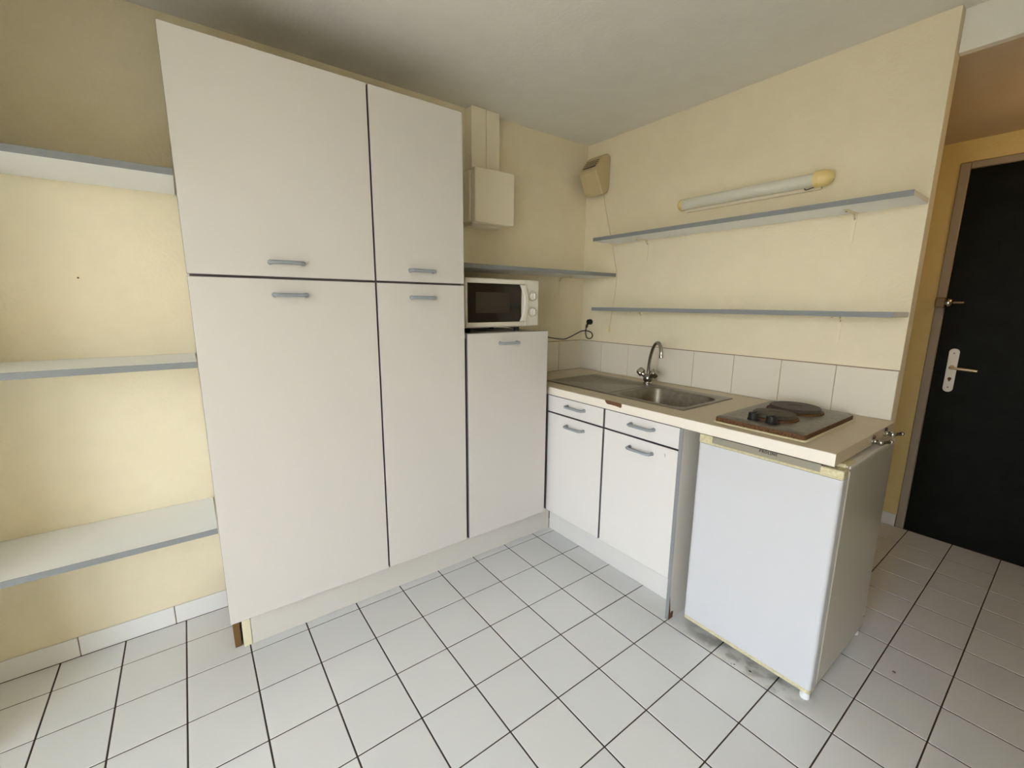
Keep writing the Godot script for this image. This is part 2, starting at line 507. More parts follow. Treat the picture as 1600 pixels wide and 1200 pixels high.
func sink_unit():
	var xf := 1.487
	var xb := xf + 0.018
	var t := thing("sink_cabinet", "white base cabinet under the sink with two drawers above two doors", "cabinet", Vector3(1.8, 0, 0.44))
	var c := mb()
	for z in [[0.030, 0.046], [0.822, 0.8395]]:
		cbox(c, Vector3(xb + 0.003, 0.188, z[0]), Vector3(WR - 0.06, 0.868, z[1]))
	cbox(c, Vector3(xb + 0.003, 0.188, 0.428), Vector3(WR - 0.06, 0.755, 0.446))
	cbox(c, Vector3(xb + 0.003, 0.755, 0.428), Vector3(xb + 0.05, 0.868, 0.446))
	cbox(c, Vector3(xb + 0.003, 0.188, 0.046), Vector3(WR - 0.06, 0.206, 0.822))
	cbox(c, Vector3(xb + 0.003, 0.765, 0.046), Vector3(xb + 0.05, 0.790, 0.822))
	cbox(c, Vector3(WR - 0.066, 0.206, 0.046), Vector3(WR - 0.06, 0.868, 0.822))
	build("carcass", c, M.carcass, t)
	var spans := [[0.032, 0.4305], [0.4425, 0.838]]
	var hz := [[0.186, 0.305], [0.597, 0.716]]
	for i in 2:
		var z0: float = spans[i][0]
		var z1: float = spans[i][1]
		var d := slab("drawer", t, Vector3(xf, 0.783, z0), Vector3(xb, 0.8715, z1), M.white_low)
		handle(d, Vector3(xf, 0.836, hz[i][0]), Vector3(xf, 0.836, hz[i][1]), Vector3.LEFT)
		d = slab("door", t, Vector3(xf, 0.192, z0), Vector3(xb, 0.774, z1), M.white_low)
		handle(d, Vector3(xf, 0.728, hz[i][0]), Vector3(xf, 0.728, hz[i][1]), Vector3.LEFT)
	build("filler", bx(xf + 0.004, xb, 0.19, 0.8715, 0.004, 0.0285), M.grey_edge, t)
	t = thing("plinth", "white toe-kick board under the sink cabinet doors", "plinth", Vector3(1.6, 0, 0.38))
	build("board", bx(1.598, 1.614, 0.001, 0.187, -0.058, 0.8395, 0.001), M.white_low, t)
	# upright panel between the sink cabinet and the fridge
	t = thing("end_panel", "upright grey-edged white panel between sink cabinet and fridge, chipped at its foot", "panel", Vector3(1.8, 0, 0.85))
	build("board", bx(1.4875, WR - 0.012, 0.001, 0.8715, 0.8410, 0.8555), M.plinth, t)
	build("edging", bx(1.485, 1.4875, 0.001, 0.8715, 0.8405, 0.8560, 0.0005), M.grey_edge, t)
	var ch := mb()
	prism(ch, PackedVector2Array([Vector2(1.4876, 0.001), Vector2(1.520, 0.001), Vector2(1.521, 0.030), Vector2(1.508, 0.034), Vector2(1.500, 0.026), Vector2(1.495, 0.070), Vector2(1.4885, 0.115)]), 2, 0.8554, 0.8566)
	build("chipped_patch", ch, M.chip, t)

func worktop():
	var t := thing("worktop", "cream laminate kitchen worktop with a chipped front edge", "worktop", Vector3(1.82, 0.873, 0.49))
	# a slab cut out for the bowl and the hob: four strips round the bowl opening
	var x0 := 1.492
	var x1 := WR - 0.0095
	var z0 := WB + 0.003
	var z1 := 1.367
	var y0 := 0.873
	var y1 := 0.915
	var st := mb()
	# front edge with a small round
	prism(st, PackedVector2Array([Vector2(y0, x0 + 0.002), Vector2(y0 + 0.002, x0), Vector2(y1 - 0.0015, x0), Vector2(y1, x0 + 0.0015), Vector2(y1, x0 + 0.0025), Vector2(y0, x0 + 0.0025)].map(func(v): return Vector2(v.y, v.x))), 2, z0, z1 + 0.001)
	build("edging", st, M.top_edge, t)
	st = mb()
	cbox(st, Vector3(x0 + 0.0025, y0, z0), Vector3(1.62, y1, z1))
	cbox(st, Vector3(1.62, y0, z0), Vector3(x1, y1, 0.352))
	cbox(st, Vector3(1.62, y0, 0.768), Vector3(x1, y1, z1))
	cbox(st, Vector3(2.0, y0, 0.352), Vector3(x1, y1, 0.768))
	build("slab", st, M.top, t)
	var ch := mb()
	prism(ch, PackedVector2Array([Vector2(0.9152, 0.432), Vector2(0.9152, 0.532), Vector2(0.903, 0.534), Vector2(0.896, 0.531), Vector2(0.895, 0.526), Vector2(0.898, 0.500), Vector2(0.899, 0.470), Vector2(0.8985, 0.448), Vector2(0.905, 0.438)]), 0, x0 - 0.0006, x0 + 0.004)
	build("chipped_patch", ch, M.chip, t)

func sink():
	var t := thing("sink", "stainless steel inset sink with a drainer on the left and a bowl on the right", "sink", Vector3(1.82, 0.915, 0.33))
	var up := func(_p: Vector3) -> Vector3: return Vector3.UP
	var cx := 1.818
	var hx := 0.214
	# bowl half
	var bz := 0.562; var bhz := 0.213
	var bowl_c := Vector3(1.796, 0.83, 0.562)
	var st := mb()
	loft(st, [ring_xz(cx, bz, hx, bhz, 0.0015, 0.9152), ring_xz(cx, bz, hx, bhz, 0.0015, 0.9185), ring_xz(cx, bz, hx - 0.002, bhz, 0.002, 0.9195), ring_xz(1.797, 0.560, 0.168, 0.193, 0.062, 0.9195), ring_xz(1.797, 0.560, 0.164, 0.189, 0.060, 0.9175)], up)
	# drainer half: a shallow tray with ribs
	var dz := 0.113; var dhz := 0.2365
	loft(st, [ring_xz(cx, dz, hx, dhz, 0.0015, 0.9152), ring_xz(cx, dz, hx, dhz, 0.0015, 0.9185), ring_xz(cx, dz, hx - 0.002, dhz, 0.002, 0.9195), ring_xz(1.800, 0.110, 0.168, 0.212, 0.02, 0.9195), ring_xz(1.800, 0.110, 0.163, 0.207, 0.018, 0.9165)], up, false, true)
	build("rim", st, M.steel, t)
	st = mb()
	var inward := func(p: Vector3) -> Vector3: return bowl_c - p + Vector3(0, 0.02, 0)
	loft(st, [ring_xz(1.797, 0.560, 0.164, 0.189, 0.060, 0.9175), ring_xz(1.797, 0.560, 0.161, 0.186, 0.060, 0.910), ring_xz(1.797, 0.560, 0.152, 0.177, 0.060, 0.80), ring_xz(1.797, 0.560, 0.146, 0.171, 0.060, 0.782), ring_xz(1.797, 0.560, 0.132, 0.157, 0.055, 0.772), ring_xz(1.797, 0.560, 0.045, 0.045, 0.045, 0.768)], inward, false, true)
	build("bowl", st, M.steel, t)
	st = mb()
	lathe(st, Transform3D(Basis.IDENTITY, Vector3(1.797, 0.768, 0.560)), [Vector2(0.043, 0.0), Vector2(0.041, 0.004), Vector2(0.030, 0.004), Vector2(0.026, 0.001), Vector2(0.0, 0.001)], 24)
	build("drain", st, M.chrome, t)
	st = mb()
	lathe(st, Transform3D(Basis(Quaternion(Vector3.UP, Vector3.FORWARD)), Vector3(1.868, 0.885, 0.7445)), [Vector2(0.017, 0.0), Vector2(0.016, 0.003), Vector2(0.012, 0.003), Vector2(0.011, 0.001), Vector2(0.0, 0.001)], 20)
	build("overflow", st, M.black, t)
	# ---- mixer tap
	t = thing("tap", "chrome mixer tap with a tall swan-neck spout and two cross knobs", "tap", Vector3(2.008, 0.9195, 0.296))
	var b := Vector3(2.008, 0.9195, 0.296)
	st = mb()
	lathe(st, Transform3D(Basis.IDENTITY, b), [Vector2(0.0, 0.0), Vector2(0.026, 0.0), Vector2(0.026, 0.006), Vector2(0.020, 0.009), Vector2(0.020, 0.016), Vector2(0.026, 0.021), Vector2(0.026, 0.044), Vector2(0.017, 0.054), Vector2(0.011, 0.056), Vector2(0.0, 0.056)], 24)
	build("body", st, M.chrome, t)
	st = mb()
	var dirv := Vector3(-0.50, 0, 0.87).normalized()
	var pts := []
	for q in [[0.0, 0.045], [0.001, 0.085], [0.006, 0.125], [0.020, 0.170], [0.045, 0.213], [0.075, 0.238], [0.105, 0.243], [0.130, 0.228], [0.143, 0.203], [0.146, 0.186]]:
		pts.append(b + dirv * q[0] + Vector3.UP * q[1])
	pts = spline(pts, 4)
	var tip: Vector3 = pts[pts.size() - 1]
	tube(st, pts, 0.0092, 14)
	build("spout", st, M.chrome, t)
	st = mb()
	lathe(st, Transform3D(Basis.IDENTITY, tip + Vector3(0, -0.020, 0)), [Vector2(0.0, 0.0), Vector2(0.0095, 0.0), Vector2(0.0115, 0.002), Vector2(0.0115, 0.016), Vector2(0.0095, 0.021), Vector2(0.0, 0.021)], 18)
	build("aerator", st, M.chrome, t)
	for s in [-1.0, 1.0]:
		st = mb()
		var ax := Vector3(-0.12, 0.62, 0.8 * s).normalized()
		var fr := Transform3D(Basis(Quaternion(Vector3.UP, ax)), b + Vector3(0, 0.030, 0) + ax * 0.012)
		lathe(st, fr, [Vector2(0.0, 0.0), Vector2(0.013, 0.0), Vector2(0.013, 0.020), Vector2(0.015, 0.026), Vector2(0.015, 0.030), Vector2(0.0, 0.030)], 20)
		# six-lobed knob
		var rings := []
		for h in [[0.030, 0.84], [0.034, 1.0], [0.058, 0.94], [0.063, 0.78]]:
			var ring := PackedVector3Array()
			for k in 36:
				var a := TAU * k / 36.0
				var r: float = (0.0235 + 0.0028 * cos(4.0 * a)) * h[1]
				ring.append(fr * Vector3(r * cos(a), h[0], r * sin(a)))
			rings.append(ring)
		var mid := fr * Vector3(0, 0.046, 0)
		loft(st, rings, func(p: Vector3) -> Vector3: return p - mid, true, true)
		build("knob", st, M.chrome, t)

func hob():
	var t := thing("hob", "two-plate electric hob with a rusty steel rim set on the worktop", "hob", Vector3(1.79, 0.915, 1.1))
	var x0 := 1.548; var x1 := 2.038; var z0 := 0.946; var z1 := 1.260
	var cx := (x0 + x1) / 2; var cz := (z0 + z1) / 2; var hx := (x1 - x0) / 2; var hz := (z1 - z0) / 2
	var up := func(p: Vector3) -> Vector3: return (p - Vector3(cx, 0.90, cz)) * Vector3(1, 6, 1)
	var st := mb()
	loft(st, [ring_xz(cx, cz, hx + 0.006, hz + 0.006, 0.014, 0.9152), ring_xz(cx, cz, hx + 0.004, hz + 0.004, 0.014, 0.9205), ring_xz(cx, cz, hx - 0.006, hz - 0.006, 0.012, 0.9185)], up)
	build("seal", st, M.yellowed, t)
	st = mb()
	loft(st, [ring_xz(cx, cz, hx, hz, 0.012, 0.917), ring_xz(cx, cz, hx, hz, 0.012, 0.933), ring_xz(cx, cz, hx - 0.001, hz - 0.001, 0.012, 0.9365)], up)
	build("rim", st, M.rust, t)
	st = mb()
	loft(st, [ring_xz(cx, cz, hx - 0.001, hz - 0.001, 0.012, 0.9365), ring_xz(cx, cz, hx - 0.008, hz - 0.008, 0.012, 0.941), ring_xz(cx, cz, hx - 0.045, hz - 0.045, 0.02, 0.9415), ring_xz(cx, cz, hx - 0.055, hz - 0.055, 0.02, 0.9395)], up, false, true)
	build("top_plate", st, M.steel_dull, t)
	for p in [[1.715, 1.092, 0.0735], [1.908, 1.092, 0.091]]:
		var b := Vector3(p[0], 0.9395, p[1])
		var r: float = p[2]
		st = mb()
		lathe(st, Transform3D(Basis.IDENTITY, b), [Vector2(r + 0.011, 0.0), Vector2(r + 0.010, 0.004), Vector2(r + 0.002, 0.008), Vector2(r + 0.0005, 0.0)], 40)
		var ring := build("hotplate_ring", st, M.rust, t)
		st = mb()
		lathe(st, Transform3D(Basis.IDENTITY, b), [Vector2(r, 0.0), Vector2(r, 0.017), Vector2(r - 0.004, 0.0205), Vector2(r * 0.5, 0.0210), Vector2(r * 0.28, 0.0208), Vector2(r * 0.26, 0.0188), Vector2(0.0, 0.0188)], 48)
		build("hotplate", st, M.cast_iron, t)
	for z in [1.062, 1.126]:
		st = mb()
		var b := Vector3(1.612, 0.9395, z)
		lathe(st, Transform3D(Basis.IDENTITY, b), [Vector2(0.0, 0.0), Vector2(0.0205, 0.0), Vector2(0.0215, 0.005), Vector2(0.019, 0.007), Vector2(0.0185, 0.026), Vector2(0.0165, 0.028), Vector2(0.0, 0.028)], 24)
		cbox(st, b + Vector3(-0.018, 0.024, -0.0045), b + Vector3(0.018, 0.033, 0.0045), 0.0015)
		build("knob", st, M.black, t)

func fridge():
	var t := thing("fridge", "small white under-counter fridge with yellowed trim below the hob", "fridge", Vector3(1.8, 0, 1.145))
	var xf := 1.520
	var z0 := 0.905
	var z1 := 1.388
	var y0 := 0.034
	var yt := 0.856
	# cabinet body
	build("body", bx(1.580, 2.092, 0.034, 0.848, z0 + 0.002, z1 - 0.001, 0.006), M.fridge_side, t)
	build("gasket", bx(1.566, 1.580, 0.06, 0.842, z0 + 0.010, z1 - 0.010, 0.002), M.grip, t)
	# top lid
	build("lid", bx(1.582, 2.092, 0.8485, 0.8625, z0 + 0.002, z1 - 0.001, 0.003), M.plinth, t)
	# door: front with rounded edges, seen from above as an outline
	var d := mb()
	var o := PackedVector2Array()
	for k in 6:
		var a := PI + PI / 2 * k / 5.0
		o.append(Vector2(xf + 0.012 + 0.012 * cos(a), z0 + 0.012 + 0.012 * sin(a)))
	o.append(Vector2(1.566, z0)); o.append(Vector2(1.566, z1))
	for k in 6:
		var a := PI / 2 + PI / 2 * k / 5.0
		o.append(Vector2(xf + 0.012 + 0.012 * cos(a), z1 - 0.012 + 0.012 * sin(a)))
	var oz := PackedVector2Array()
	for v in o: oz.append(Vector2(v.y, v.x))
	prism(d, oz, 1, y0 + 0.017, 0.826, 0.0)
	var door := build("door", d, M.fridge, t)
	d = mb()
	prism(d, oz, 1, y0, y0 + 0.017, 0.003)
	# two little lugs under the trim
	cbox(d, Vector3(1.530, y0 - 0.006, 0.925), Vector3(1.562, y0 + 0.002, 0.955), 0.001)
	cbox(d, Vector3(1.530, y0 - 0.006, 1.325), Vector3(1.562, y0 + 0.002, 1.358), 0.001)
	build("bottom_trim", d, M.yellowed, door)
	# top trim with a long grip recess
	d = mb()
	var ya := 0.826
	var yb := 0.856
	cbox(d, Vector3(xf + 0.001, ya, z0), Vector3(1.566, ya + 0.009, z1), 0.003)
	cbox(d, Vector3(xf + 0.001, ya + 0.006, z0), Vector3(1.566, yb + 0.006, 0.957), 0.003)
	cbox(d, Vector3(xf + 0.001, ya + 0.006, 1.322), Vector3(1.566, yb + 0.001, z1), 0.003)
	build("top_trim", d, M.yellowed, door)
	d = mb()
	prism(d, PackedVector2Array([Vector2(ya + 0.008, 0.955), Vector2(ya + 0.008, 1.324), Vector2(yb + 0.004, 1.324), Vector2(yb + 0.004, 0.955)]), 0, xf + 0.005, 1.566)
	var grip := build("grip", d, M.grip, door)
	var tm := TextMesh.new()
	tm.text = "PROLINE"
	var sf := SystemFont.new()
	sf.font_names = PackedStringArray(["Droid Sans"])
	sf.font_weight = 700
	tm.font = sf
	tm.font_size = 32
	tm.pixel_size = 0.00046
	tm.depth = 0.0006
	var logo := MeshInstance3D.new()
	logo.name = "lettering"
	logo.mesh = tm
	logo.material_override = M.ink
	door.add_child(logo, true)
	logo.transform = parent_place(door).affine_inverse() * Transform3D(Basis(Vector3.UP, -PI / 2), Vector3(xf + 0.0046, 0.8535, 1.162))
	build("hinge_cover", bx(1.556, 1.640, 0.8570, 0.8700, 1.352, 1.384, 0.005), M.yellowed, t)
	for z in [0.935, 1.368]:
		for x in [1.545 if z > 1 else 1.61, 2.06]:
			var st := mb()
			lathe(st, Transform3D(Basis.IDENTITY, Vector3(x, 0.0, z)), [Vector2(0.0, 0.0), Vector2(0.014, 0.0), Vector2(0.016, 0.004), Vector2(0.016, 0.018), Vector2(0.010, 0.022), Vector2(0.010, y0 + 0.002), Vector2(0.0, y0 + 0.002)], 16)
			build("foot", st, M.pvc, t)

func microwave():
	var x0 := 0.992; var x1 := 1.446; var y0 := 1.2495; var y1 := 1.486; var zf := -0.020
	var t := thing("microwave", "white microwave oven with a dark window and a curved handle", "microwave", Vector3(1.22, 1.222, -0.18))
	build("body", bx(x0 + 0.004, x1 - 0.003, y0 - 0.004, y1 - 0.001, -0.345, zf - 0.024, 0.004), M.micro, t)
	var st := mb()
	for p in [[x0 + 0.04, -0.07], [x1 - 0.11, -0.07], [x0 + 0.04, -0.31], [x1 - 0.11, -0.31]]:
		st = mb()
		lathe(st, Transform3D(Basis.IDENTITY, Vector3(p[0], 1.2225, p[1])), [Vector2(0.0, 0.0), Vector2(0.014, 0.0), Vector2(0.016, 0.0235), Vector2(0.0, 0.0235)], 14)
		build("foot", st, M.black, t)
	# door: a frame round the window
	var xd := 1.352
	var wx0 := x0 + 0.014; var wx1 := 1.331; var wy0 := 1.2735; var wy1 := 1.4625
	st = mb()
	cbox(st, Vector3(x0, wy1, zf - 0.023), Vector3(xd, y1, zf), 0.004)
	cbox(st, Vector3(x0, y0, zf - 0.023), Vector3(xd, wy0, zf), 0.004)
	cbox(st, Vector3(x0, y0 + 0.003, zf - 0.023), Vector3(wx0, y1 - 0.003, zf), 0.004)
	cbox(st, Vector3(wx1, wy0, zf - 0.023), Vector3(xd, wy1, zf - 0.006), 0.001)
	var door := build("door", st, M.micro, t)
	build("window", bx(wx0, wx1, wy0, wy1, zf - 0.020, zf - 0.003), M.glass_dark, door)
	build("pale_rect", bx(wx0 + 0.045, wx1 - 0.075, wy0 + 0.045, wy1 - 0.042, zf - 0.004, zf - 0.0025), M.glass_pale, door)  # slightly paler rectangle in the dark window
	# curved handle: bows to the right at mid height
	st = mb()
	var out := PackedVector2Array()
	var inn := PackedVector2Array()
	for k in 17:
		var s := k / 16.0
		var y := lerpf(1.2745, 1.4615, s)
		var bow := 1.0 - pow(2.0 * s - 1.0, 2.0)
		out.append(Vector2(1.346 + 0.022 * bow, y))
		inn.append(Vector2(1.318 + 0.024 * bow, y))
	inn.reverse()
	out.append_array(inn)
	prism(st, out, 2, zf - 0.004, zf + 0.014, 0.003)
	build("handle", st, M.micro, door)
	build("control_panel", bx(xd + 0.001, x1, y0, y1, zf - 0.023, zf - 0.001, 0.004), M.micro, t)
	for y in [1.405, 1.322]:
		st = mb()
		var fr := Transform3D(Basis(Quaternion(Vector3.UP, Vector3.BACK)), Vector3(1.405, y, zf - 0.001))
		lathe(st, fr, [Vector2(0.0265, 0.0), Vector2(0.0260, 0.0012), Vector2(0.0235, 0.0014), Vector2(0.0235, 0.0)], 28)
		build("dial_ring", st, M.micro_grey, t)
		st = mb()
		lathe(st, fr, [Vector2(0.0, 0.0), Vector2(0.019, 0.0), Vector2(0.0175, 0.012), Vector2(0.015, 0.014), Vector2(0.0, 0.014)], 28)
		cbox(st, Vector3(1.405 - 0.0035, y - 0.015, zf + 0.011), Vector3(1.405 + 0.0035, y + 0.015, zf + 0.020), 0.0015)
		build("dial", st, M.micro, t)
	# printed scale round the dials
	st = mb()
	for y in [1.405, 1.322]:
		for k in 11:
			var a := deg_to_rad(-210.0 + 24.0 * k + 90.0)
			var c := Vector3(1.405 + 0.031 * sin(a) , y + 0.031 * cos(a), zf - 0.0008)
			cbox(st, c - Vector3(0.0025, 0.0010, 0.0003), c + Vector3(0.0025, 0.0010, 0.0002))
	build("scale_marks", st, M.micro_grey, t).set_meta("kind", "stuff")
	# the flex and its plug
	t = thing("power_cord", "black power cord looping from behind the low cupboard up to a plug", "cord", Vector3(1.9, 1.14, -0.3))
	st = mb()
	var pts := [Vector3(1.46, 1.232, -0.335), Vector3(1.54, 1.214, -0.320), Vector3(1.62, 1.190, -0.30), Vector3(1.70, 1.172, -0.30), Vector3(1.79, 1.152, -0.30), Vector3(1.90, 1.138, -0.30), Vector3(1.96, 1.150, -0.30), Vector3(2.016, 1.169, -0.30), Vector3(2.08, 1.185, -0.312), Vector3(2.125, 1.186, -0.306), Vector3(2.138, 1.175, -0.276), Vector3(2.140, 1.152, -0.266), Vector3(2.140, 1.134, -0.285), Vector3(2.138, 1.137, -0.314), Vector3(2.134, 1.166, -0.325), Vector3(2.132, 1.196, -0.322), Vector3(2.134, 1.215, -0.318)]
	tube(st, spline(pts), 0.0036, 8)
	build("flex", st, M.black, t)
	st = mb()
	lathe(st, Transform3D(Basis(Quaternion(Vector3.UP, Vector3.LEFT)), Vector3(WR - 0.0005, 1.246, -0.304)), [Vector2(0.0, 0.0), Vector2(0.019, 0.0), Vector2(0.019, 0.012), Vector2(0.017, 0.026), Vector2(0.012, 0.030), Vector2(0.0, 0.030)], 20)
	tube(st, [Vector3(2.137, 1.240, -0.307), Vector3(2.134, 1.222, -0.316), Vector3(2.134, 1.208, -0.319)], 0.0075, 10)
	build("plug", st, M.black, t)

func wall_fittings():
	# ---- consumer unit and cable duct
	var t := thing("electric_box", "cream electric box with a closed flap beside the narrow tall cupboard", "electric box", Vector3(1.33, 1.79, WB))
	build("base", bx(1.190, 1.452, 1.800, 2.055, WB + 0.001, -0.300, 0.004), M.plastic, t)
	build("back_plate", bx(1.215, 1.40, 1.779, 1.802, WB + 0.001, -0.318, 0.003), M.plastic, t)
	var st := mb()
	prism(st, rrect(1.329, 1.929, 0.129, 0.138, 0.008), 2, -0.298, -0.260, 0.004)
	build("flap", st, M.plastic, t)
	t = thing("cable_duct", "cream two-channel cable duct running up from the electric box to the ceiling", "duct", Vector3(1.32, 2.06, WB))
	build("channel", bx(1.226, 1.318, 2.068, CEIL - 0.001, WB + 0.001, -0.332, 0.002), M.plastic, t)
	build("channel", bx(1.3215, 1.408, 2.068, CEIL - 0.001, WB + 0.001, -0.334, 0.002), M.plastic, t)
	build("joint", bx(1.3175, 1.322, 2.068, CEIL - 0.001, WB + 0.001, -0.345), M.chip, t)
	# ---- fan heater with its pull cord
	t = thing("fan_heater", "old beige wall fan heater with a slotted top and a long pull cord", "heater", Vector3(2.1, 2.05, -0.26))
	var za := -0.335
	var zb := -0.190
	st = mb()
	var prof := PackedVector2Array([Vector2(WR - 0.001, 2.262), Vector2(2.150, 2.282), Vector2(2.132, 2.290), Vector2(2.108, 2.282), Vector2(2.085, 2.262), Vector2(2.028, 2.186), Vector2(2.026, 2.172), Vector2(2.082, 2.064), Vector2(2.094, 2.052), Vector2(2.112, 2.048), Vector2(2.140, 2.062), Vector2(WR - 0.001, 2.095)])
	prism(st, prof, 2, za, zb, 0.006)
	build("housing", st, M.old_plastic, t)
	# the slots on the sloping face
	st = mb()
	var e := (Vector3(2.085, 2.262, 0) - Vector3(2.028, 2.186, 0)).normalized()
	var nn := Vector3(-e.y, e.x, 0)
	var s0 := Vector3(2.0385, 2.200, 0)
	var g0 := s0 + e * 0.002 + nn * 0.0004
	var g1 := s0 + e * 0.066 + nn * 0.0004
	quad(st, g0 + Vector3(0, 0, za + 0.020), g1 + Vector3(0, 0, za + 0.020), g1 + Vector3(0, 0, zb - 0.020), g0 + Vector3(0, 0, zb - 0.020), nn)
	quad(st, g0 - nn * 0.002 + Vector3(0, 0, za + 0.020), g1 - nn * 0.002 + Vector3(0, 0, za + 0.020), g1 - nn * 0.002 + Vector3(0, 0, zb - 0.020), g0 - nn * 0.002 + Vector3(0, 0, zb - 0.020), -nn)
	build("grille", st, M.black, t)
	for k in 3:
		st = mb()
		var c := s0 + e * (0.016 + 0.017 * k) + nn * 0.003
		tube(st, [c + Vector3(0, 0, za + 0.016), c + Vector3(0, 0, zb - 0.016)], 0.0028, 8)
		build("louvre", st, M.old_plastic, t)
	st = mb()
	var ln := Vector3(2.027, 2.176, 0)
	cbox(st, Vector3(2.0225, 2.1755, za + 0.004), Vector3(2.040, 2.1805, zb - 0.004), 0.001)
	build("lip", st, M.old_plastic, t)
	st = mb()
	tube(st, spline([Vector3(2.130, 2.056, -0.212), Vector3(2.142, 1.95, -0.196), Vector3(2.150, 1.84, -0.170), Vector3(2.152, 1.745, -0.140), Vector3(2.152, 1.65, -0.118), Vector3(2.153, 1.56, -0.0935), Vector3(2.153, 1.48, -0.095), Vector3(2.154, 1.36, -0.110), Vector3(2.154, 1.23, -0.128)]), 0.0025, 6)
	build("pull_cord", st, M.cord, t)
	st = mb()
	lathe(st, Transform3D(Basis.IDENTITY, Vector3(2.152, 1.188, -0.131)), [Vector2(0.0, 0.0), Vector2(0.0062, 0.0), Vector2(0.0066, 0.014), Vector2(0.0052, 0.018), Vector2(0.0052, 0.026), Vector2(0.0026, 0.042), Vector2(0.0, 0.043)], 14)
	build("pull", st, M.cap, t)
	# ---- tube light (off)
	t = thing("tube_light", "switched-off tubular wall light with yellowed end caps above the upper shelf", "light", Vector3(2.12, 1.86, 0.69))
	var ca := Vector3(2.117, 1.893, 0.0)
	st = mb()
	cbox(st, Vector3(2.137, 1.856, 0.372), Vector3(WR - 0.0005, 1.905, 1.000), 0.003)
	build("base", st, M.plastic, t)
	var along := Basis(Quaternion(Vector3.UP, Vector3.BACK))
	st = mb()
	lathe(st, Transform3D(along, ca + Vector3(0, 0, 0.364)), [Vector2(0.0, 0.0), Vector2(0.0275, 0.0), Vector2(0.0275, 0.630), Vector2(0.0, 0.630)], 28)
	build("tube_body", st, M.tube, t)
	st = mb()
	lathe(st, Transform3D(along, ca + Vector3(0, 0, 0.338)), [Vector2(0.0, 0.0), Vector2(0.014, 0.002), Vector2(0.023, 0.009), Vector2(0.0285, 0.020), Vector2(0.0290, 0.034), Vector2(0.0, 0.034)], 24)
	build("end_cap", st, M.cap, t)
	st = mb()
	lathe(st, Transform3D(along, ca + Vector3(0, 0, 0.982)), [Vector2(0.0, 0.0), Vector2(0.0325, 0.0), Vector2(0.0335, 0.020), Vector2(0.031, 0.044), Vector2(0.022, 0.062), Vector2(0.010, 0.069), Vector2(0.0, 0.070)], 24)
	build("end_cap", st, M.cap, t)
	st = mb()
	tube(st, spline([Vector3(2.118, 1.864, 0.945), Vector3(2.110, 1.856, 0.955), Vector3(2.105, 1.858, 0.975), Vector3(2.114, 1.862, 0.984)]), 0.0022, 6)
	build("switch", st, M.ink, t)
	# ---- small taps at the end of the worktop
	var g := "little chrome valves at the worktop end"
	for i in 2:
		var p: Vector3 = [Vector3(1.868, 0.888, 1.3675), Vector3(2.012, 0.893, 1.3675)][i]
		t = thing("valve", ["chrome valve nearer the front at the worktop end, its lever over the fridge", "chrome valve nearer the wall at the worktop end, its lever pointing at the hall"][i], "valve", p, g)
		st = mb()
		var fr := Transform3D(Basis(Quaternion(Vector3.UP, Vector3.BACK)), p)
		lathe(st, fr, [Vector2(0.0, 0.0), Vector2(0.013, 0.0), Vector2(0.013, 0.003), Vector2(0.008, 0.006), Vector2(0.008, 0.016), Vector2(0.011, 0.018), Vector2(0.011, 0.030), Vector2(0.006, 0.034), Vector2(0.0, 0.034)], 18)
		build("body", st, M.chrome, t)
		st = mb()
		var c := p + Vector3(0, 0, 0.024)
		tube(st, [c, c + Vector3(0.03, -0.004, 0.004), c + Vector3(0.062, -0.007, 0.010), c + Vector3(0.074, -0.008, 0.012)], 0.0058, 12)
		lathe(st, Transform3D(Basis(Quaternion(Vector3.UP, Vector3(0.985, -0.09, 0.14).normalized())), c + Vector3(0.066, -0.007, 0.011)), [Vector2(0.0, 0.0), Vector2(0.0075, 0.001), Vector2(0.0085, 0.006), Vector2(0.0075, 0.012), Vector2(0.0, 0.014)], 14)
		build("lever", st, M.chrome, t)
		st = mb()
		lathe(st, Transform3D(Basis(Quaternion(Vector3.UP, Vector3.BACK)), p + Vector3(-0.004, 0.0165, 0.001)), [Vector2(0.0, 0.0), Vector2(0.006, 0.0), Vector2(0.006, 0.006), Vector2(0.0, 0.007)], 14)
		build("marker", st, M.red if i == 0 else M.blue, t)

func shelves():
	var g := "white shelves with grey front edges left of the cupboards"
	var names := ["highest of three left of the cupboards", "middle one of three left of the cupboards", "lowest of three left of the cupboards"]
	var tops := [1.783, 1.158, 0.531]
	for i in 3:
		shelf("white shelf with grey front edge, " + names[i], g, Vector3(-0.795, tops[i] - 0.020, WB + 0.002), Vector3(-0.066, tops[i], -0.060), Vector3.BACK, [])
	shelf("grey-edged shelf above the microwave, on the back wall", "", Vector3(0.946, 1.540, WB + 0.002), Vector3(WR - 0.004, 1.560, -0.102), Vector3.BACK, [Vector3(1.935, 1.54, WB + 0.001)])
	g = "grey-edged shelves above the sink"
	shelf("upper grey-edged shelf under the tube light, seen from below", g, Vector3(1.952, 1.741, -0.118), Vector3(WR - 0.001, 1.760, 1.350), Vector3.LEFT, [Vector3(WR - 0.001, 1.74, 0.126), Vector3(WR - 0.001, 1.74, 1.130)])
	shelf("lower grey-edged shelf above the backsplash tiles, seen edge on", g, Vector3(1.952, 1.328, -0.108), Vector3(WR - 0.001, 1.347, 1.350), Vector3.LEFT, [Vector3(WR - 0.001, 1.33, 0.108), Vector3(WR - 0.001, 1.33, 1.132)])

